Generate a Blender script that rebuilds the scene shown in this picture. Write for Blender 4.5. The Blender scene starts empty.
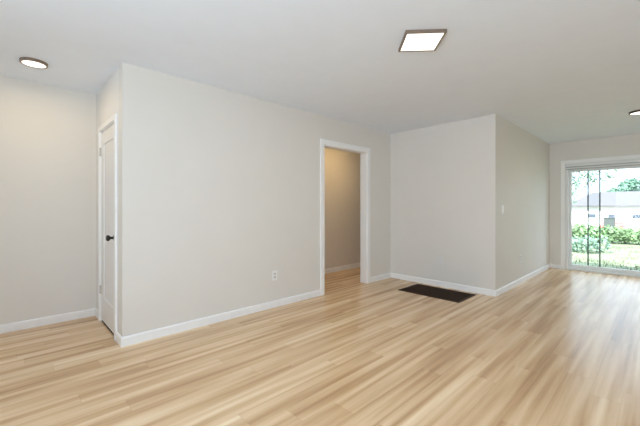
import bpy, bmesh, math, random
from mathutils import Vector, Matrix
R = math.radians
SC = bpy.context.scene
COL = SC.collection
random.seed(7)

# ------------------------------------------------------------------ camera
H = 2.44                      # ceiling height
cam = bpy.data.objects.new('camera', bpy.data.cameras.new('camera'))
COL.objects.link(cam)
cam.data.sensor_width = 36.0
cam.data.lens = 328.4 * 36.0 / 640.0
cam.data.shift_y = -6.14 / 640.0
cam.data.clip_start = 0.02
cam.data.clip_end = 500
cam.location = (0, 0, 1.1995)
cam.rotation_euler = (R(90), 0, R(46.29 - 90))
SC.camera = cam

# ------------------------------------------------------------------ world, sun, daylight, exposure
w = bpy.data.worlds.new('world')
SC.world = w
w.use_nodes = True
wn, wl = w.node_tree.nodes, w.node_tree.links
wn.clear()
wo = wn.new('ShaderNodeOutputWorld')
wb = wn.new('ShaderNodeBackground')
wb.inputs['Color'].default_value = (0.80, 0.94, 1.12, 1)      # bright hazy sky, blown to white in the photo
wb.inputs['Strength'].default_value = 2.6
wl.new(wb.outputs[0], wo.inputs['Surface'])

def add_light(name, kind, loc, rot, energy, color=(1, 1, 1), size=None):
    l = bpy.data.lights.new(name, kind)
    l.energy = energy
    l.color = color
    if kind == 'AREA':
        l.shape = 'RECTANGLE'
        l.size, l.size_y = size
    o = bpy.data.objects.new(name, l)
    COL.objects.link(o)
    o.location = loc
    o.rotation_euler = rot
    return o

sun = add_light('sun', 'SUN', (0, 0, 20), (0, 0, 0), 12.0, (1.0, 0.98, 0.95))
sun.rotation_euler = Vector((0.68, -0.22, -0.70)).to_track_quat('-Z', 'Y').to_euler()
sun.data.angle = R(1)
# area lamp added in the unseen rear window opening, tilted up to brighten the ceiling
day_b = add_light('daylight_fill_rear', 'AREA', (-1.52, 0.2, 1.32), (R(127), 0, R(-90)), 84, (0.72, 0.87, 1.0), (2.2, 1.5))

SC.view_settings.view_transform = 'Standard'
SC.view_settings.look = 'None'
SC.view_settings.gamma = 1.0
SC.view_settings.use_curve_mapping = False
SC.view_settings.exposure = 0.12
SC.cycles.diffuse_bounces = 8
SC.cycles.max_bounces = 12

# ------------------------------------------------------------------ mesh helpers
class MB:
    """collects boxes, prisms, lathes; build() links them as ONE mesh object"""
    def __init__(s):
        s.v, s.f = [], []
    def add(s, vs, fs):
        n = len(s.v)
        s.v += [tuple(p) for p in vs]
        s.f += [tuple(i + n for i in q) for q in fs]
        return s
    def box(s, a, b):
        x0, x1 = sorted((a[0], b[0])); y0, y1 = sorted((a[1], b[1])); z0, z1 = sorted((a[2], b[2]))
        return s.add([(x0, y0, z0), (x1, y0, z0), (x1, y1, z0), (x0, y1, z0),
                      (x0, y0, z1), (x1, y0, z1), (x1, y1, z1), (x0, y1, z1)],
                     [(0, 3, 2, 1), (4, 5, 6, 7), (0, 1, 5, 4), (1, 2, 6, 5), (2, 3, 7, 6), (3, 0, 4, 7)])
    def loft(s, rings, cap=True):
        n = len(rings[0])
        vs = [p for r in rings for p in r]
        fs = []
        for i in range(len(rings) - 1):
            for j in range(n):
                k = (j + 1) % n
                fs.append((i * n + j, i * n + k, (i + 1) * n + k, (i + 1) * n + j))
        if cap:
            fs.append(tuple(reversed(range(n))))
            fs.append(tuple((len(rings) - 1) * n + j for j in range(n)))
        return s.add(vs, fs)
    def lathe(s, c, axis, prof, n=32):
        """prof: (distance along axis, radius)"""
        ax = Vector(axis).normalized()
        u = ax.orthogonal().normalized()
        v = ax.cross(u)
        c = Vector(c)
        rings = [[c + ax * d + (u * math.cos(2 * math.pi * k / n) + v * math.sin(2 * math.pi * k / n)) * max(r, 1e-4)
                  for k in range(n)] for d, r in prof]
        return s.loft(rings)
    def tube(s, pts, radii, n=8):
        rings = []
        for i, p in enumerate(pts):
            p = Vector(p)
            t = (Vector(pts[min(i + 1, len(pts) - 1)]) - Vector(pts[max(i - 1, 0)])).normalized()
            u = t.cross(Vector((0.31, 0.95, 0.1))).normalized()
            v = t.cross(u)
            rings.append([p + (u * math.cos(2 * math.pi * k / n) + v * math.sin(2 * math.pi * k / n)) * radii[i] for k in range(n)])
        return s.loft(rings)
    def build(s, name, m, parent=None, bevel=0.0, seg=2, smooth=False, base=None):
        me = bpy.data.meshes.new(name)
        me.from_pydata(s.v, [], s.f)
        bm = bmesh.new()
        bm.from_mesh(me)
        bmesh.ops.recalc_face_normals(bm, faces=bm.faces)
        bm.to_mesh(me)
        bm.free()
        me.materials.append(m)
        o = bpy.data.objects.new(name, me)
        COL.objects.link(o)
        if bevel:
            b = o.modifiers.new('bevel', 'BEVEL')
            b.width = bevel
            b.segments = seg
            b.limit_method = 'ANGLE'
        if smooth:
            for p in me.polygons:
                p.use_smooth = True
        if parent:
            o.parent = parent
            bpy.context.view_layer.update()
            o.matrix_parent_inverse = parent.matrix_world.inverted()
        return o

def tag(o, label=None, cat=None, group=None, kind=None):
    if label: o['label'] = label
    if cat: o['category'] = cat
    if group: o['group'] = group
    if kind: o['kind'] = kind
    return o

def structure(o, label=None, cat=None):
    return tag(o, label, cat, None, 'structure')

def empty(name, loc, label, cat, group=None, kind=None, rz=0):
    o = bpy.data.objects.new(name, None)
    COL.objects.link(o)
    o.location = loc
    o.rotation_euler = (0, 0, rz)
    o.empty_display_size = 0.1
    bpy.context.view_layer.update()
    return tag(o, label, cat, group, kind)

# ------------------------------------------------------------------ materials
def mat(name, color, rough=0.5, metal=0.0, var=0.0, scale=6.0, bump=0.0, bscale=180.0, spec=0.5):
    m = bpy.data.materials.new(name)
    m.use_nodes = True
    nt = m.node_tree
    N, L = nt.nodes, nt.links
    b = N['Principled BSDF']
    b.inputs['Base Color'].default_value = (*color, 1)
    b.inputs['Roughness'].default_value = rough
    b.inputs['Metallic'].default_value = metal
    b.inputs['Specular IOR Level'].default_value = spec
    tc = N.new('ShaderNodeTexCoord')
    if var:
        n = N.new('ShaderNodeTexNoise')
        n.inputs['Scale'].default_value = scale
        n.inputs['Detail'].default_value = 4
        L.new(tc.outputs['Object'], n.inputs['Vector'])
        r = N.new('ShaderNodeMapRange')
        r.inputs['From Min'].default_value = 0.3
        r.inputs['From Max'].default_value = 0.7
        r.inputs['To Min'].default_value = 1 - var
        r.inputs['To Max'].default_value = 1 + var
        L.new(n.outputs['Fac'], r.inputs['Value'])
        mx = N.new('ShaderNodeVectorMath')
        mx.operation = 'SCALE'
        mx.inputs[0].default_value = color
        L.new(r.outputs[0], mx.inputs['Scale'])
        L.new(mx.outputs[0], b.inputs['Base Color'])
    if bump:
        n2 = N.new('ShaderNodeTexNoise')
        n2.inputs['Scale'].default_value = bscale
        n2.inputs['Detail'].default_value = 3
        L.new(tc.outputs['Object'], n2.inputs['Vector'])
        bp = N.new('ShaderNodeBump')
        bp.inputs['Strength'].default_value = bump
        bp.inputs['Distance'].default_value = 0.002
        L.new(n2.outputs['Fac'], bp.inputs['Height'])
        L.new(bp.outputs[0], b.inputs['Normal'])
    return m

def emit(name, color, strength):
    m = bpy.data.materials.new(name)
    m.use_nodes = True
    b = m.node_tree.nodes['Principled BSDF']
    b.inputs['Base Color'].default_value = (0.8, 0.8, 0.8, 1)
    b.inputs['Emission Color'].default_value = (*color, 1)
    b.inputs['Emission Strength'].default_value = strength
    return m

def clear(name, tint, gloss=0.06):
    """thin pane: passes light, with a faint mirror"""
    m = bpy.data.materials.new(name)
    m.use_nodes = True
    N, L = m.node_tree.nodes, m.node_tree.links
    N.clear()
    out = N.new('ShaderNodeOutputMaterial')
    t = N.new('ShaderNodeBsdfTransparent')
    t.inputs[0].default_value = (*tint, 1)
    g = N.new('ShaderNodeBsdfGlossy')
    g.inputs['Roughness'].default_value = 0.02
    mx = N.new('ShaderNodeMixShader')
    mx.inputs[0].default_value = gloss
    L.new(t.outputs[0], mx.inputs[1])
    L.new(g.outputs[0], mx.inputs[2])
    L.new(mx.outputs[0], out.inputs['Surface'])
    return m

def floor_mat():
    """light oak vinyl planks running along x, 0.152 m wide and 1.22 m long"""
    m = bpy.data.materials.new('oak_plank')
    m.use_nodes = True
    N, L = m.node_tree.nodes, m.node_tree.links
    b = N['Principled BSDF']
    tc = N.new('ShaderNodeTexCoord')
    def math_(op, a, c=None):
        n = N.new('ShaderNodeMath'); n.operation = op
        for i, q in enumerate((a, c)):
            if q is None: continue
            if isinstance(q, (int, float)): n.inputs[i].default_value = q
            else: L.new(q, n.inputs[i])
        return n.outputs[0]
    sx = N.new('ShaderNodeSeparateXYZ')
    L.new(tc.outputs['Object'], sx.inputs[0])
    W, LEN = 0.152, 1.22
    yy = math_('DIVIDE', math_('ADD', sx.outputs['Y'], 10 * W - 2.003 + 14 * W), W)
    row = math_('FLOOR', yy)
    yf = math_('FRACT', yy)
    wn1 = N.new('ShaderNodeTexWhiteNoise'); wn1.noise_dimensions = '1D'
    L.new(row, wn1.inputs['W'])
    xx = math_('ADD', math_('DIVIDE', sx.outputs['X'], LEN), math_('MULTIPLY', wn1.outputs['Value'], 7.0))
    col = math_('FLOOR', xx)
    xf = math_('FRACT', xx)
    cmb = N.new('ShaderNodeCombineXYZ')
    L.new(row, cmb.inputs[0]); L.new(col, cmb.inputs[1])
    wn2 = N.new('ShaderNodeTexWhiteNoise'); wn2.noise_dimensions = '2D'
    L.new(cmb.outputs[0], wn2.inputs['Vector'])
    plank = wn2.outputs['Value']
    # streak coordinates: stretched along the plank, shifted for every plank
    off = math_('MULTIPLY', plank, 37.0)
    def streak(sx_, sy_, scale, detail, rough=0.55, off=off):
        c = N.new('ShaderNodeCombineXYZ')
        L.new(math_('ADD', math_('MULTIPLY', sx.outputs['X'], sx_), off), c.inputs[0])
        L.new(math_('ADD', math_('MULTIPLY', sx.outputs['Y'], sy_), off), c.inputs[1])
        L.new(off, c.inputs[2])
        n = N.new('ShaderNodeTexNoise')
        n.inputs['Scale'].default_value = scale
        n.inputs['Detail'].default_value = detail
        n.inputs['Roughness'].default_value = rough
        n.inputs['Distortion'].default_value = 0.25
        L.new(c.outputs[0], n.inputs['Vector'])
        return n.outputs['Fac']
    soft = streak(0.55, 12.0, 1.0, 1.0, off=math_('ADD', 0.0, 0.0))
    broad = streak(0.6, 16.0, 1.0, 1.5)
    fine = streak(2.0, 60.0, 1.3, 5.0, 0.65)
    pores = streak(9.0, 260.0, 1.0, 3.0)
    v = math_('ADD', math_('ADD', math_('MULTIPLY', broad, 0.62), math_('MULTIPLY', soft, 0.92)), math_('MULTIPLY', fine, 0.26))
    v = math_('ADD', v, math_('MULTIPLY', pores, 0.12))
    v = math_('ADD', v, math_('MULTIPLY', plank, 0.10))
    v = math_('SUBTRACT', v, 0.56)
    cr = N.new('ShaderNodeValToRGB')
    L.new(v, cr.inputs[0])
    e = cr.color_ramp.elements
    e[0].position = 0.12; e[0].color = FLOOR_COLORS[0]
    e[1].position = 0.80; e[1].color = FLOOR_COLORS[3]
    for p, c in ((0.34, FLOOR_COLORS[1]), (0.56, FLOOR_COLORS[2])):
        q = cr.color_ramp.elements.new(p); q.color = c
    # joints between planks
    ey = math_('MINIMUM', yf, math_('SUBTRACT', 1.0, yf))
    ex = math_('MINIMUM', xf, math_('SUBTRACT', 1.0, xf))
    jy = math_('LESS_THAN', ey, 0.008)
    jx = math_('LESS_THAN', ex, 0.0012)
    j = math_('MAXIMUM', jy, jx)
    mx = N.new('ShaderNodeMix'); mx.data_type = 'RGBA'; mx.blend_type = 'MULTIPLY'
    L.new(math_('MULTIPLY', j, 0.2), mx.inputs[0])
    L.new(cr.outputs[0], mx.inputs[6])
    mx.inputs[7].default_value = (0.35, 0.27, 0.2, 1)
    L.new(mx.outputs[2], b.inputs['Base Color'])
    b.inputs['Roughness'].default_value = 0.27
    b.inputs['Specular IOR Level'].default_value = 0.6
    bp = N.new('ShaderNodeBump')
    bp.inputs['Strength'].default_value = 0.08
    bp.inputs['Distance'].default_value = 0.001
    L.new(fine, bp.inputs['Height'])
    L.new(bp.outputs[0], b.inputs['Normal'])
    return m

FLOOR_COLORS = [(0.38, 0.215, 0.095, 1), (0.60, 0.385, 0.205, 1), (0.78, 0.565, 0.345, 1), (0.93, 0.75, 0.52, 1)]

M = dict(
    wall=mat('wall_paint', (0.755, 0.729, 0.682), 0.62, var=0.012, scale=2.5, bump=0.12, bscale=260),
    wall_lit=mat('lit_wall_paint', (0.80, 0.785, 0.76), 0.6, var=0.012, scale=2.5, bump=0.12, bscale=260),  # wall paint lightened, the stronger light on this wall put into its colour
    ceil=mat('ceiling_paint', (0.82, 0.885, 0.975), 0.8, var=0.01, bump=0.15, bscale=220),
    trim=mat('white_trim_paint', (0.90, 0.90, 0.895), 0.35, var=0.008),
    door=mat('white_door_paint', (0.82, 0.815, 0.805), 0.4, var=0.008),
    vinyl=mat('white_vinyl', (0.80, 0.815, 0.81), 0.35, var=0.01),
    plate=mat('white_plastic', (0.88, 0.875, 0.86), 0.3, var=0.005),
    painted=mat('painted_plate', (0.75, 0.74, 0.72), 0.5, var=0.01),
    receptacle=mat('grey_receptacle', (0.68, 0.665, 0.64), 0.4, var=0.01),
    slot=mat('dark_slot', (0.05, 0.05, 0.05), 0.5),
    black=mat('black_metal', (0.010, 0.009, 0.009), 0.25, 0.0),
    nickel=mat('satin_nickel', (0.60, 0.58, 0.55), 0.35, 0.8),
    bronze=mat('dark_bronze', (0.085, 0.065, 0.05), 0.38, 0.5, var=0.05),
    lampframe=mat('brushed_bronze', (0.25, 0.19, 0.145), 0.4, 0.35, var=0.05),
    grate=mat('brown_grate_metal', (0.042, 0.021, 0.010), 0.65, 0.0, var=0.15, scale=12, spec=0.2),
    shade_black=mat('painted_shade', (0.008, 0.007, 0.006), 0.9),  # near black, stands in for shade in gaps and under bars
    track_shade=mat('track_shade_grey', (0.36, 0.37, 0.37), 0.4, 0.2),  # darker grey that paints shadow lines at the door head
    alum=mat('dark_aluminium', (0.10, 0.13, 0.13), 0.4, 0.3),
    glow=emit('lamp_diffuser', (1.0, 0.94, 0.86), 1.35),
    glass=clear('door_glass', (0.95, 0.975, 0.965), 0.006),
    screen=clear('insect_screen', (0.94, 0.96, 0.955), 0.0),
    floor=floor_mat(),
    lawn=mat('lawn_grass', (0.25, 0.285, 0.19), 0.9, var=0.35, scale=1.4, bump=0.6, bscale=30, spec=0.1),
    hedge=mat('hedge_leaf', (0.25, 0.37, 0.20), 0.6, var=0.5, scale=2.2, spec=0.2),
    shrub=mat('shrub_leaf', (0.27, 0.39, 0.31), 0.6, var=0.4, scale=5, spec=0.2),
    tree=mat('tree_leaf', (0.27, 0.38, 0.30), 0.6, var=0.5, scale=1.5, spec=0.2),
    fartree=mat('far_tree_leaf', (0.16, 0.28, 0.21), 0.7, var=0.5, scale=0.6, spec=0.2),
    bark=mat('bark', (0.16, 0.13, 0.10), 0.9, var=0.3, scale=8),
    siding=mat('white_siding', (0.85, 0.84, 0.86), 0.7, var=0.02),
    shingle=mat('grey_shingle', (0.14, 0.135, 0.15), 0.9, var=0.08, scale=3),
    pane=mat('far_window_glass', (0.10, 0.12, 0.16), 0.15),
    box=mat('grey_cabinet_metal', (0.08, 0.095, 0.095), 0.6, var=0.1),
    red=mat('red_car_paint', (0.55, 0.17, 0.16), 0.3, var=0.03),
    tyre=mat('tyre_rubber', (0.02, 0.02, 0.02), 0.8),
)

# ------------------------------------------------------------------ room layout (metres)
YF = 3.211      # long front wall, room face
XA = 0.721      # closet side wall face (left end of the long wall)
YL = 4.340      # alcove wall face
XC = 4.730      # centre wall face
YC = 1.553      # return wall face
XD = 7.737      # far wall face with the glass door
XR, YR = -1.50, -2.60   # rear and right walls behind the camera
T = 0.115

fl = structure(MB().box((XR - .12, YR - .12, -0.12), (XD + 0.10, YL + .12, 0)).build('floor', M['floor']),
               'light oak plank floor of the empty room', 'floor')
structure(MB().box((XR - 2.3, YR - .6, H), (XD + .13, YL + .12, H + 0.15)).build('ceiling', M['ceil']),  # slab runs out past the rear wall, unseen overhang added to block the sun
          'smooth white flat ceiling', 'ceiling')

DX0, DX1, DZ = 3.140, 4.085, 2.052          # cased opening in the long wall
m = MB()
m.box((XA, YF, 0), (DX0, YF + T, H)).box((DX1, YF, 0), (XC, YF + T, H)).box((DX0, YF, DZ), (DX1, YF + T, H))
structure(m.build('wall_front', M['wall']), 'long pale greige wall with the cased doorway', 'wall')
# closet side wall with its door hole
CY0, CY1, CZ = 3.430, 4.090, 1.985
m = MB()
m.box((XA, YF + T, 0), (XA + T, CY0, H)).box((XA, CY1, 0), (XA + T, YL, H)).box((XA, CY0, CZ), (XA + T, CY1, H))
structure(m.build('wall_closet', M['wall_lit']), 'short greige wall around the narrow white door', 'wall')
structure(MB().box((XR - .12, YL, 0), (XA + T, YL + .12, H)).build('wall_left', M['wall']),
          'beige alcove wall at the far left', 'wall')
structure(MB().box((XC, YC + T, 0), (XC + T, YF + T, H)).build('wall_center', M['wall']),
          'blank greige wall behind the floor grate', 'wall')
structure(MB().box((XC, YC, 0), (XD, YC + T, H)).build('wall_return', M['wall']),
          'shaded greige wall running back to the glass door', 'wall')
# hallway
YH = 4.205
structure(MB().box((XA + T, YH, 0), (XD + .13, YH + .12, H)).build('wall_hall', M['wall']),
          'warm lit hallway wall seen through the doorway', 'wall')
structure(MB().box((2.45, YF + T, 0), (2.55, YH, H)).build('wall_hall_left', M['wall']))
structure(MB().box((6.2, YC + T, 0), (6.3, YH, H)).build('wall_hall_right', M['wall']))
# far wall with the sliding door opening
SY0, SY1, SZ = 1.297, -1.143, 2.015
m = MB()
m.box((XD, SY0, 0), (XD + .13, YH, H)).box((XD, YR - .12, 0), (XD + .13, SY1, H)).box((XD, SY1, SZ), (XD + .13, SY0, H))
structure(m.build('wall_far', M['wall']), 'far greige wall around the sliding glass door', 'wall')
# walls behind the camera, each with a window opening
m = MB()
m.box((XR - .12, YR - .12, 0), (0.8, YR, H)).box((2.0, YR - .12, 0), (XD, YR, H))
m.box((0.8, YR - .12, 0), (2.0, YR, 0.95)).box((0.8, YR - .12, 2.1), (2.0, YR, H))
structure(m.build('wall_right', M['wall']))
m = MB()
m.box((XR - .12, YR, 0), (XR, -0.9, H)).box((XR - .12, 1.3, 0), (XR, YL, H))
m.box((XR - .12, -0.9, 0), (XR, 1.3, 0.55)).box((XR - .12, -0.9, 2.1), (XR, 1.3, H))
structure(m.build('wall_rear', M['wall']))

# ------------------------------------------------------------------ baseboards
BH, BT = 0.083, 0.013
def baseboard(name, path, label):
    """path: floor points along wall faces; the room lies on the right of travel"""
    prof = [(0, 0), (BT, 0), (BT, BH - .012), (BT * .45, BH), (0, BH)]
    rings = []
    n = len(path)
    P = [Vector((p[0], p[1])) for p in path]
    for i, p in enumerate(P):
        ds = []
        if i: ds.append((P[i] - P[i - 1]).normalized())
        if i < n - 1: ds.append((P[i + 1] - P[i]).normalized())
        ns = [Vector((d.y, -d.x)) for d in ds]
        o = ns[0] if len(ns) == 1 else (ns[0] + ns[1]) / (1 + ns[0].dot(ns[1]))
        rings.append([(p.x + o.x * a, p.y + o.y * a, z) for a, z in prof])
    return structure(MB().loft(rings).build(name, M['trim'], bevel=0.002), label, 'baseboard')

CW, CT, CD = 0.070, 0.018, 0.050
baseboard('baseboard_left', [(XR, YL), (XA, YL), (XA, CY1 + CD)], 'white baseboard along the left alcove wall')
baseboard('baseboard_front', [(XA, CY0 - CD), (XA, YF), (DX0 - CW, YF)], 'white baseboard along the long wall left of the doorway')
baseboard('baseboard_center', [(DX1 + CW, YF), (XC, YF), (XC, YC), (XD, YC), (XD, SY0 + CW)],
          'white baseboard wrapping from the doorway round the corner to the glass door')
baseboard('baseboard_hall', [(2.55, YH), (6.2, YH)], 'white baseboard inside the hallway')
baseboard('baseboard_right', [(XD, SY1 - CW), (XD, YR), (XR, YR), (XR, YL)], None)

# ------------------------------------------------------------------ door casings
def casing_y(m, x0, x1, z, y, s):
    """casing on a wall face at y, s = side of the room"""
    a, b = y, y + s * CT
    m.box((x0 - CW, a, 0), (x0, b, z + CW)).box((x1, a, 0), (x1 + CW, b, z + CW)).box((x0, a, z), (x1, b, z + CW))
m = MB()
casing_y(m, DX0, DX1, DZ, YF, -1)
casing_y(m, DX0, DX1, DZ, YF + T, 1)
J = 0.012
m.box((DX0 - .002, YF - .004, 0), (DX0 + J, YF + T + .004, DZ)).box((DX1 - J, YF - .004, 0), (DX1 + .002, YF + T + .004, DZ))
m.box((DX0 + J, YF - .004, DZ - J), (DX1 - J, YF + T + .004, DZ + .002))
structure(m.build('trim_1', M['trim'], bevel=0.003), 'white casing around the open doorway to the hall', 'door casing')

m = MB()
a, b = XA, XA - CT
m.box((a, CY0 - CD, 0), (b, CY0, CZ + CD)).box((a, CY1, 0), (b, CY1 + CD, CZ + CD)).box((a, CY0, CZ), (b, CY1, CZ + CD))
m.box((XA - .004, CY0 - .002, 0), (XA + T, CY0 + .010, CZ)).box((XA - .004, CY1 - .010, 0), (XA + T, CY1 + .002, CZ))
m.box((XA - .004, CY0 + .010, CZ - .010), (XA + T, CY1 - .010, CZ + .002))
m.box((XA + .042, CY0 + .010, 0), (XA + .055, CY0 + .022, CZ - .01)).box((XA + .042, CY1 - .022, 0), (XA + .055, CY1 - .010, CZ - .01))
structure(m.build('trim_2', M['trim'], bevel=0.003), 'white casing around the narrow closet door', 'door casing')

# ------------------------------------------------------------------ closet door: one recessed panel, black knob, two hinges
door = empty('door_1', (XA, CY1 - .012, 0), 'narrow white one panel door with a black knob', 'door', kind='structure')
y0, y1 = CY0 + .013, CY1 - .013
z0, z1 = 0.020, CZ - .014
xa, xb = XA + .002, XA + .037
ST, RT, RB = 0.105, 0.128, 0.235
m = MB()
m.box((xa, y0, z0), (xb, y0 + ST, z1)).box((xa, y1 - ST, z0), (xb, y1, z1))
m.box((xa, y0 + ST, z0), (xb, y1 - ST, z0 + RB)).box((xa, y0 + ST, z1 - RT), (xb, y1 - ST, z1))
m.build('stile_frame', M['door'], door, bevel=0.003)
MB().box((xa + .012, y0 + ST - .005, z0 + RB - .005), (xb - .012, y1 - ST + .005, z1 - RT + .005)).build('door_panel', M['door'], door)
kc = (xa, y0 + .046, 0.915)
MB().lathe(kc, (-1, 0, 0), [(0, .033), (.004, .033), (.008, .029), (.010, .014), (.030, .011), (.036, .014),
                            (.042, .023), (.050, .028), (.060, .027), (.067, .020), (.070, .008)], 28).build('door_knob', M['black'], door, smooth=True)
for hz in (1.775, 0.335):
    h = MB()
    h.lathe((XA - .008, CY1 - .012, hz - .045), (0, 0, 1), [(0, .004), (.003, .007), (.028, .007), (.030, .0055), (.032, .007), (.058, .007),
                                                       (.060, .0055), (.062, .007), (.087, .007), (.090, .004)], 14)
    h.box((XA - .004, CY1 - .016, hz - .044), (XA + .003, CY1 - .010, hz + .044))
    h.build('hinge', M['nickel'], door)

structure(MB().box((XA + .005, CY0 + .008, 0.0), (XA + T, CY1 - .008, 0.003)).build('gap_shade_strip', M['shade_black']), 'black strip painted as shade under the narrow door', 'painted shade')  # black strip on the floor, the shade under the leaf put in as colour
# closet floor coloured near black, painted shade that keeps the door gap dark
structure(MB().box((XA + T, YF + T, 0), (2.45, YH, 0.004)).build('floor_closet', M['shade_black']))

# ------------------------------------------------------------------ sliding glass door in the far wall
m = MB()
a, b = XD, XD - CT
m.box((a, SY0, 0), (b, SY0 + CW, SZ + CW)).box((a, SY1, 0), (b, SY1 - CW, SZ + CW)).box((a, SY1, SZ), (b, SY0, SZ + CW))
structure(m.build('trim_3', M['trim'], bevel=0.003), 'white casing around the sliding glass door', 'door casing')

sd = empty('door_2', (XD, 0.08, 0), 'white framed sliding glass door looking onto the yard', 'door', kind='structure')
m = MB()
FX0, FX1 = XD + .004, XD + .118
m.box((FX0, SY0 - .045, 0), (FX1, SY0, SZ)).box((FX0, SY1, 0), (FX1, SY1 + .045, SZ))
m.box((FX0, SY1 + .045, SZ - .05), (FX1, SY0 - .045, SZ)).box((FX0, SY1 + .045, 0), (FX1, SY0 - .045, .035))
m.build('frame', M['vinyl'], sd, bevel=0.003)
MB().box((XD - .030, SY1 + .01, SZ - .058), (XD + .03, SY0 - .01, SZ - .006)).box((XD - .012, SY1 + .01, SZ - .095), (XD + .004, SY0 - .01, SZ - .058)).build('head_track', M['vinyl'], sd, bevel=0.003)
MB().box((XD - .034, SY1 + .01, SZ - .070), (XD - .006, SY0 - .01, SZ - .058)).box((XD - .016, SY1 + .01, SZ - .110), (XD + .004, SY0 - .01, SZ - .100)).build('track_shade_strip', M['track_shade'], sd)  # grey strips painting the shadow lines below the head track
def panel(xa, xb, ya, yb):
    """sliding panel between ya (left) and yb (right)"""
    s, bot, top = 0.042, 0.102, 1.866
    q = MB()
    q.box((xa, ya - s, .036), (xb, ya, SZ - .052)).box((xa, yb, .036), (xb, yb + s, SZ - .052))
    q.box((xa, yb + s, .036), (xb, ya - s, bot)).box((xa, yb + s, top), (xb, ya - s, SZ - .052))
    pf = q.build('panel_frame', M['vinyl'], sd, bevel=0.004)
    xm = (xa + xb) / 2
    g = MB().box((xm - .004, yb + s, bot), (xm + .004, ya - s, top)).build('pane', M['glass'], sd)
    return pf
panel(XD + .072, XD + .112, SY0 - .043, 0.055)
panel(XD + .020, XD + .060, 0.100, SY1 + .043)
for ys in (0.975, 0.806):
    MB().box((XD + .120, ys - .010, .06), (XD + .138, ys + .010, 1.93)).build('screen_stile', M['alum'], sd)
MB().box((XD + .120, .796, .05), (XD + .138, .985, .065)).box((XD + .120, .796, 1.925), (XD + .138, .985, 1.94)).build('screen_rail', M['alum'], sd)
MB().box((XD + .128, .816, .065), (XD + .1285, .965, 1.925)).build('screen_mesh', M['screen'], sd)

# ------------------------------------------------------------------ ceiling lights
# square flush light
sq = empty('ceiling_light', (2.2245, 1.2415, H), 'square bronze framed flush light glowing on the ceiling', 'ceiling light', rz=R(-46.96))
def local(mb, name, m, par, **k):
    o = mb.build(name, m, **k)
    o.parent = par
    return o
hs_, th = 0.142, 0.024
q = MB()
for sx_ in (-1, 1):
    q.box((sx_ * hs_, -hs_, -th), (sx_ * (hs_ - .014), hs_, 0))
    q.box((-hs_ + .014, sx_ * hs_, -th), (hs_ - .014, sx_ * (hs_ - .014), 0))
local(q, 'frame', M['lampframe'], sq, bevel=0.002)
local(MB().box((-hs_ + .014, -hs_ + .014, -th + .003), (hs_ - .014, hs_ - .014, -.004)), 'diffuser', M['glow'], sq)

def round_light(loc, label, r, rim=M['lampframe']):
    t = empty('ceiling_light', loc, label, 'ceiling light')
    q = MB()
    n = 48
    rings = []
    for rr, zz in ((r - .012, -.003), (r, 0), (r, -.020), (r - .003, -.024), (r - .011, -.024), (r - .012, -.019)):
        rings.append([(rr * math.cos(2 * math.pi * k / n), rr * math.sin(2 * math.pi * k / n), zz) for k in range(n)])
    q.loft(rings + [rings[0]], cap=False)
    local(q, 'frame', rim, t, smooth=False)
    d = MB().lathe((0, 0, -.003), (0, 0, -1), [(0, r - .013), (.017, r - .013), (.020, r * .7), (.0215, r * .3), (.0217, .001)], 48)
    local(d, 'diffuser', M['glow'], t, smooth=True)
    return t
round_light((0.173, 3.722, H), 'round flush light with a thin bronze rim in the left alcove', 0.093)
round_light((5.95, 0.204, H), 'round flush light with a dark rim cut by the right edge', 0.115, M['bronze'])
round_light((4.25, 3.50, H), 'round flush light on the hallway ceiling beyond the doorway', 0.112)

# lamps inside the fixtures
add_light('bulb_square', 'AREA', (2.2245, 1.2415, H - .036), (0, 0, R(-46.96)), 7, (1.0, 0.97, 0.93), (.23, .23))
add_light('bulb_alcove', 'AREA', (0.173, 3.722, H - .036), (0, 0, 0), 2.8, (1.0, 0.74, 0.42), (.18, .18))
add_light('bulb_dining', 'AREA', (5.95, 0.204, H - .036), (0, 0, 0), 3.5, (1.0, 0.84, 0.66), (.18, .18))
add_light('bulb_hall', 'AREA', (4.25, 3.50, H - .036), (0, 0, 0), 5.6, (1.0, 0.68, 0.32), (.18, .18))

# ------------------------------------------------------------------ floor grate
gx0, gx1, gy0, gy1 = 4.085, 4.630, 1.765, 2.648
g = empty('floor_grate', ((gx0 + gx1) / 2, (gy0 + gy1) / 2, 0), 'dark brown metal floor grate set into the oak floor', 'floor grate')
fw = 0.032
m = MB()
m.box((gx0, gy0, 0.0), (gx0 + fw, gy1, .006)).box((gx1 - fw, gy0, 0.0), (gx1, gy1, .006))
m.box((gx0 + fw, gy0, 0.0), (gx1 - fw, gy0 + fw, .006)).box((gx0 + fw, gy1 - fw, 0.0), (gx1 - fw, gy1, .006))
m.build('frame', M['grate'], g, bevel=0.0015)
m = MB()
ny, nx = 44, 13
for i in range(1, ny):
    yy = gy0 + fw + (gy1 - gy0 - 2 * fw) * i / ny
    m.box((gx0 + fw, yy - .0035, .001), (gx1 - fw, yy + .0035, .005))
for i in range(1, nx):
    xx = gx0 + fw + (gx1 - gx0 - 2 * fw) * i / nx
    m.box((xx - .003, gy0 + fw, .0012), (xx + .003, gy1 - fw, .0055))
m.build('grille', M['grate'], g)
MB().box((gx0 + fw, gy0 + fw, .0002), (gx1 - fw, gy1 - fw, .0008)).build('duct_shade_sheet', M['shade_black'], g)  # thin black sheet on the floor, painted dark as the shade below the bars

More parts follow.
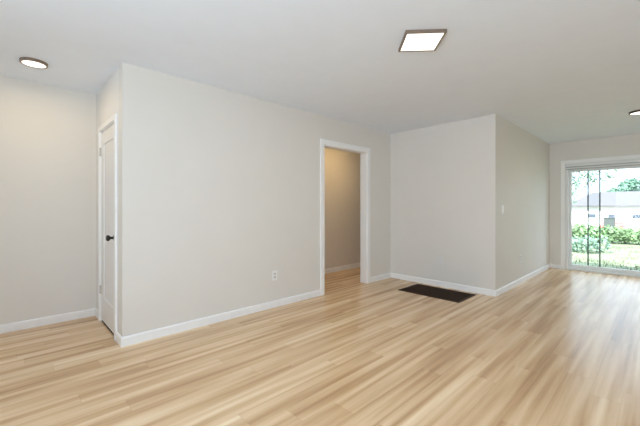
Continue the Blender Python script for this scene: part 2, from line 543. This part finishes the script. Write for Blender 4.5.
# ------------------------------------------------------------------ outlets and switch
def wall_device(name, c, n, label, cat, kind, group=None):
    """c: plate centre on the wall face, n: wall normal into the room"""
    t = empty(name, c, label, cat, group)
    n = Vector(n)
    u = Vector((0, 0, 1)).cross(n)
    c = Vector(c)
    def bx(mb, u0, u1, za, zb, d0, d1):
        p = c + u * u0 + n * d0 + Vector((0, 0, za)); q = c + u * u1 + n * d1 + Vector((0, 0, zb))
        mb.box(p, q)
        return mb
    bx(MB(), -.035, .035, -.0575, .0575, 0, .005).build('plate', M['painted'] if kind == 'jack' else M['plate'], t, bevel=0.002)
    if kind == 'outlet':
        for zc in (.020, -.020):
            f = bx(MB(), -.017, .017, zc - .0145, zc + .0145, .004, .0075).build('receptacle', M['receptacle'], t, bevel=0.003)
            s = MB()
            bx(s, -.0075, -.0050, zc - .002, zc + .008, .0068, .0080)
            bx(s, .0050, .0075, zc - .002, zc + .008, .0068, .0080)
            bx(s, -.002, .002, zc - .0095, zc - .0055, .0068, .0080)
            sl = s.build('slot', M['slot'], t)
            sl.parent = f
            sl.matrix_parent_inverse = Matrix()
            bpy.context.view_layer.update()
            sl.matrix_parent_inverse = f.matrix_world.inverted()
    elif kind == 'switch':
        bx(MB(), -.006, .006, -.012, .012, .004, .007).build('toggle_slot', M['plate'], t)
        bx(MB(), -.0045, .0045, 0, .013, .006, .017).build('toggle', M['plate'], t, bevel=0.002)
    else:
        bx(MB(), -.0055, .0055, -.008, .008, .004, .0075).build('jack', M['receptacle'], t, bevel=0.001)
    return t
wall_device('wall_outlet', (2.318, YF, 0.380), (0, -1, 0), 'white electrical outlet low on the long wall left of the doorway', 'outlet', 'outlet')
wall_device('wall_plate', (XC, 2.314, 0.385), (-1, 0, 0), 'pale painted wall plate low on the blank wall above the floor grate', 'wall plate', 'jack')
wall_device('light_switch', (5.018, YC, 1.165), (0, -1, 0), 'white light switch on the shaded wall near its corner', 'light switch', 'switch')
wall_device('wall_outlet', (5.835, YC, 0.392), (0, -1, 0), 'white outlet low on the shaded wall running to the glass door', 'outlet', 'outlet')

# ------------------------------------------------------------------ yard beyond the glass door
def ground_z(x):
    if x < 18: return -0.20
    return -0.20 - 1.35 * min(1.0, (x - 18) / 22.0)
xs = [XD + .14, 10, 13, 16, 18, 21, 25, 30, 35, 40, 50, 70, 110]
v, f = [], []
for i, x in enumerate(xs):
    for j in range(21):
        v.append((x, -50 + 5 * j, ground_z(x)))
for i in range(len(xs) - 1):
    for j in range(20):
        f.append((i * 21 + j, (i + 1) * 21 + j, (i + 1) * 21 + j + 1, i * 21 + j + 1))
structure(MB().add(v, f).build('lawn', M['lawn']), 'sunlit lawn beyond the glass door', 'lawn')
# grass tufts near the door
m = MB()
for i in range(2600):
    x = random.uniform(8.4, 16); y = random.uniform(-2.0, 3.2)
    if abs(x - 12.9) < .95 and abs(y - 1.75) < 1.0: continue
    a = random.uniform(0, 6.28); h = random.uniform(.04, .10); s = random.uniform(.008, .02)
    dx, dy = math.cos(a) * s, math.sin(a) * s
    m.add([(x - dx, y - dy, -.2), (x + dx, y + dy, -.2), (x + random.uniform(-.03, .03), y + random.uniform(-.03, .03), -.2 + h)], [(0, 1, 2)])
tag(m.build('grass', M['lawn']), 'short grass blades on the lawn', 'grass', kind='stuff')

def leaf(mb, p, size):
    n = Vector((random.gauss(0, 1), random.gauss(0, 1), random.gauss(0, 1))).normalized()
    u = n.orthogonal().normalized() * size
    v_ = n.cross(u).normalized() * size * .5
    p = Vector(p)
    mb.add([p - u, p + v_, p + u, p - v_], [(0, 1, 2, 3)])

def blob(mb, c, r, n, size, sq=(1, 1, 1)):
    for _ in range(n):
        d = Vector((random.gauss(0, 1), random.gauss(0, 1), random.gauss(0, 1))).normalized()
        k = random.uniform(.45, 1.0) ** .6 * r * random.uniform(.85, 1.12)
        leaf(mb, (c[0] + d.x * k * sq[0], c[1] + d.y * k * sq[1], c[2] + d.z * k * sq[2]), size * random.uniform(.7, 1.3))

# hedge
t = empty('hedge', (17.0, 1.0, -.2), 'long leafy green hedge across the yard', 'hedge')
m = MB()
y = -4.0
while y < 7.0:
    top = random.uniform(.54, .70)
    blob(m, (17.0 + random.uniform(-.15, .15), y, -.2 + top * .55), .55, 300, .075, (1, .8, top * .9))
    y += .38
m.build('foliage', M['hedge'], t)
y = -3.8
while y < 6.8:
    MB().tube([(17, y, -.2), (17.03, y + .05, .1), (17.0, y + .1, .35)], [.025, .02, .008], 6).build('stem', M['bark'], t)
    y += .8

# low shrub on the lawn
t = empty('shrub', (12.9, 1.75, -.2), 'low bluish green shrub on the lawn before the hedge', 'shrub')
m = MB()
for k in range(7):
    blob(m, (12.9 + random.uniform(-.4, .4), 1.75 + random.uniform(-.5, .5), -.02 + random.uniform(0, .12)), .24, 130, .05)
m.build('foliage', M['shrub'], t)
MB().tube([(12.9, 1.75, -.2), (12.9, 1.77, -.05), (12.93, 1.8, .1)], [.03, .025, .01], 6).build('stem', M['bark'], t)

# loose tree whose branches hang into the view from the left
def tree(name, base, trunk_pts, radii, clumps, leafm, size, label, twigs=None):
    t = empty(name, base, label, 'tree')
    q = MB().tube(trunk_pts, radii, 10)
    for p, r in (twigs or []):
        q.tube(p, r, 6)
    q.build('trunk', M['bark'], t)
    q = MB()
    for c, r, n in clumps:
        blob(q, c, r, n, size)
    q.build('foliage', leafm, t)
    return t
tx, ty = 23.0, 4.15
gz = ground_z(tx)
clumps = [((tx, ty, 3.6), 1.1, 420), ((tx + .3, ty - .2, 2.3), .75, 300), ((tx, ty - .75, 3.1), .75, 150), ((tx - .2, ty - 1.15, 2.6), .5, 90),
          ((tx - .2, ty - 1.8, 3.0), .5, 60), ((tx, ty - 2.2, 2.65), .32, 34), ((tx, ty - 1.3, 3.3), .5, 70), ((tx, ty - 2.35, 2.95), .3, 22), ((tx + .2, ty - .45, 1.75), .4, 80)]
twigs = [([(tx, ty, 3.0), (tx, ty - .8, 3.2), (tx - .1, ty - 1.35, 2.7), (tx - .1, ty - 1.05, 1.75)], [.05, .03, .018, .006]),
         ([(tx, ty, 3.2), (tx, ty - 1.2, 3.3), (tx, ty - 2.4, 2.8)], [.05, .025, .008])]
tree('loose_tree', (tx, ty, gz), [(tx, ty, gz), (tx + .05, ty + .03, 1.2), (tx, ty, 2.6), (tx, ty - .1, 3.9)], [.16, .13, .10, .04],
     clumps, M['tree'], .085, 'loose leafy tree with drooping branches at the door left side', twigs)
bx_, by_ = 72.0, 3.5
gz = ground_z(bx_)
tree('round_tree', (bx_, by_, gz), [(bx_, by_, gz), (bx_, by_, 1.5), (bx_, by_, 4)], [.4, .3, .15],
     [((bx_, by_, 3.2), 2.6, 800), ((bx_, by_ + 2.2, 2.5), 1.7, 400), ((bx_, by_ - 2.2, 3.0), 2.2, 500), ((bx_, by_ - 4.4, 2.6), 2.0, 400), ((bx_ - .5, by_ - .6, 4.2), 1.6, 350)],
     M['fartree'], .30, 'rounded green tree rising behind the white house roof')

# long low white house
hx0, hx1, hy0, hy1 = 50.0, 58.0, 7.8, -16.0
gz = ground_z(50) - .01
ez, rz_ = 1.36, 3.05
hse = empty('house', ((hx0 + hx1) / 2, (hy0 + hy1) / 2, gz), 'long low white house with a pale grey roof beyond the hedge', 'house')
MB().box((hx0, hy0, gz), (hx1, hy1, ez)).build('wall', M['siding'], hse)
xm = (hx0 + hx1) / 2
o_ = .5
v = [(hx0 - o_, hy0 + o_, ez), (hx1 + o_, hy0 + o_, ez), (hx1 + o_, hy1 - o_, ez), (hx0 - o_, hy1 - o_, ez),
     (xm, hy0 - 1.6, rz_), (xm, hy1 + 1.6, rz_)]
v += [(x, y, z - .14) for x, y, z in v[:4]]
MB().add(v, [(0, 4, 5, 3), (1, 2, 5, 4), (0, 1, 4), (2, 3, 5), (0, 3, 9, 6), (0, 6, 7, 1), (1, 7, 8, 2), (2, 8, 9, 3), (6, 9, 8, 7)]).build('roof', M['shingle'], hse)
for yc, ww in ((5.86, .78), (4.1, .6), (2.0, .8), (.2, 1.0)):
    fr = MB()
    za, zb = -.10, .36
    fr.box((hx0 - .06, yc - ww / 2 - .08, za - .08), (hx0 - .0, yc + ww / 2 + .08, za)).box((hx0 - .06, yc - ww / 2 - .08, zb), (hx0, yc + ww / 2 + .08, zb + .08))
    fr.box((hx0 - .06, yc - ww / 2 - .08, za), (hx0, yc - ww / 2, zb)).box((hx0 - .06, yc + ww / 2 + .08, za), (hx0, yc + ww / 2, zb))
    fo = fr.build('window', M['siding'], hse)
    p = MB().box((hx0 - .03, yc - ww / 2, za), (hx0 - .005, yc + ww / 2, zb)).build('window_pane', M['pane'], hse)

# grey cabinet and red car in front of the house
gz = ground_z(40)
cb = empty('utility_cabinet', (40.0, 3.43, gz), 'grey metal cabinet standing behind the hedge', 'cabinet')
MB().box((39.7, 3.05, gz), (40.3, 3.80, .14)).build('body', M['box'], cb, bevel=.02)
MB().box((39.65, 3.02, .14), (40.35, 3.83, .20)).build('lid', M['box'], cb, bevel=.01)
gz = ground_z(44)
car = empty('car', (46.0, 3.6, gz), 'red car parked in front of the white house', 'car')
def car_ring(x, hw, za, zb):
    return [(x, 3.6 - hw, za), (x, 3.6 + hw, za), (x, 3.6 + hw, zb - .15), (x, 3.6 + hw * .9, zb), (x, 3.6 - hw * .9, zb), (x, 3.6 - hw, zb - .15)]
MB().loft([car_ring(44.0, .82, gz + .35, gz + .9), car_ring(44.3, .9, gz + .25, gz + 1.0), car_ring(47.6, .9, gz + .25, gz + 1.0), car_ring(48.0, .82, gz + .35, gz + .85)]).build('body', M['red'], car)
MB().loft([car_ring(44.5, .80, gz + .95, gz + 1.1), car_ring(44.9, .72, gz + .95, gz + 1.5), car_ring(46.4, .70, gz + .95, gz + 1.5), car_ring(47.0, .8, gz + .95, gz + 1.05)]).build('cabin', M['red'], car)
for wx in (44.8, 47.2):
    for s in (-1, 1):
        MB().lathe((wx, 3.6 + s * .72, gz + .32), (0, s, 0), [(0, .30), (.02, .32), (.18, .32), (.2, .30)], 20).build('wheel', M['tyre'], car)
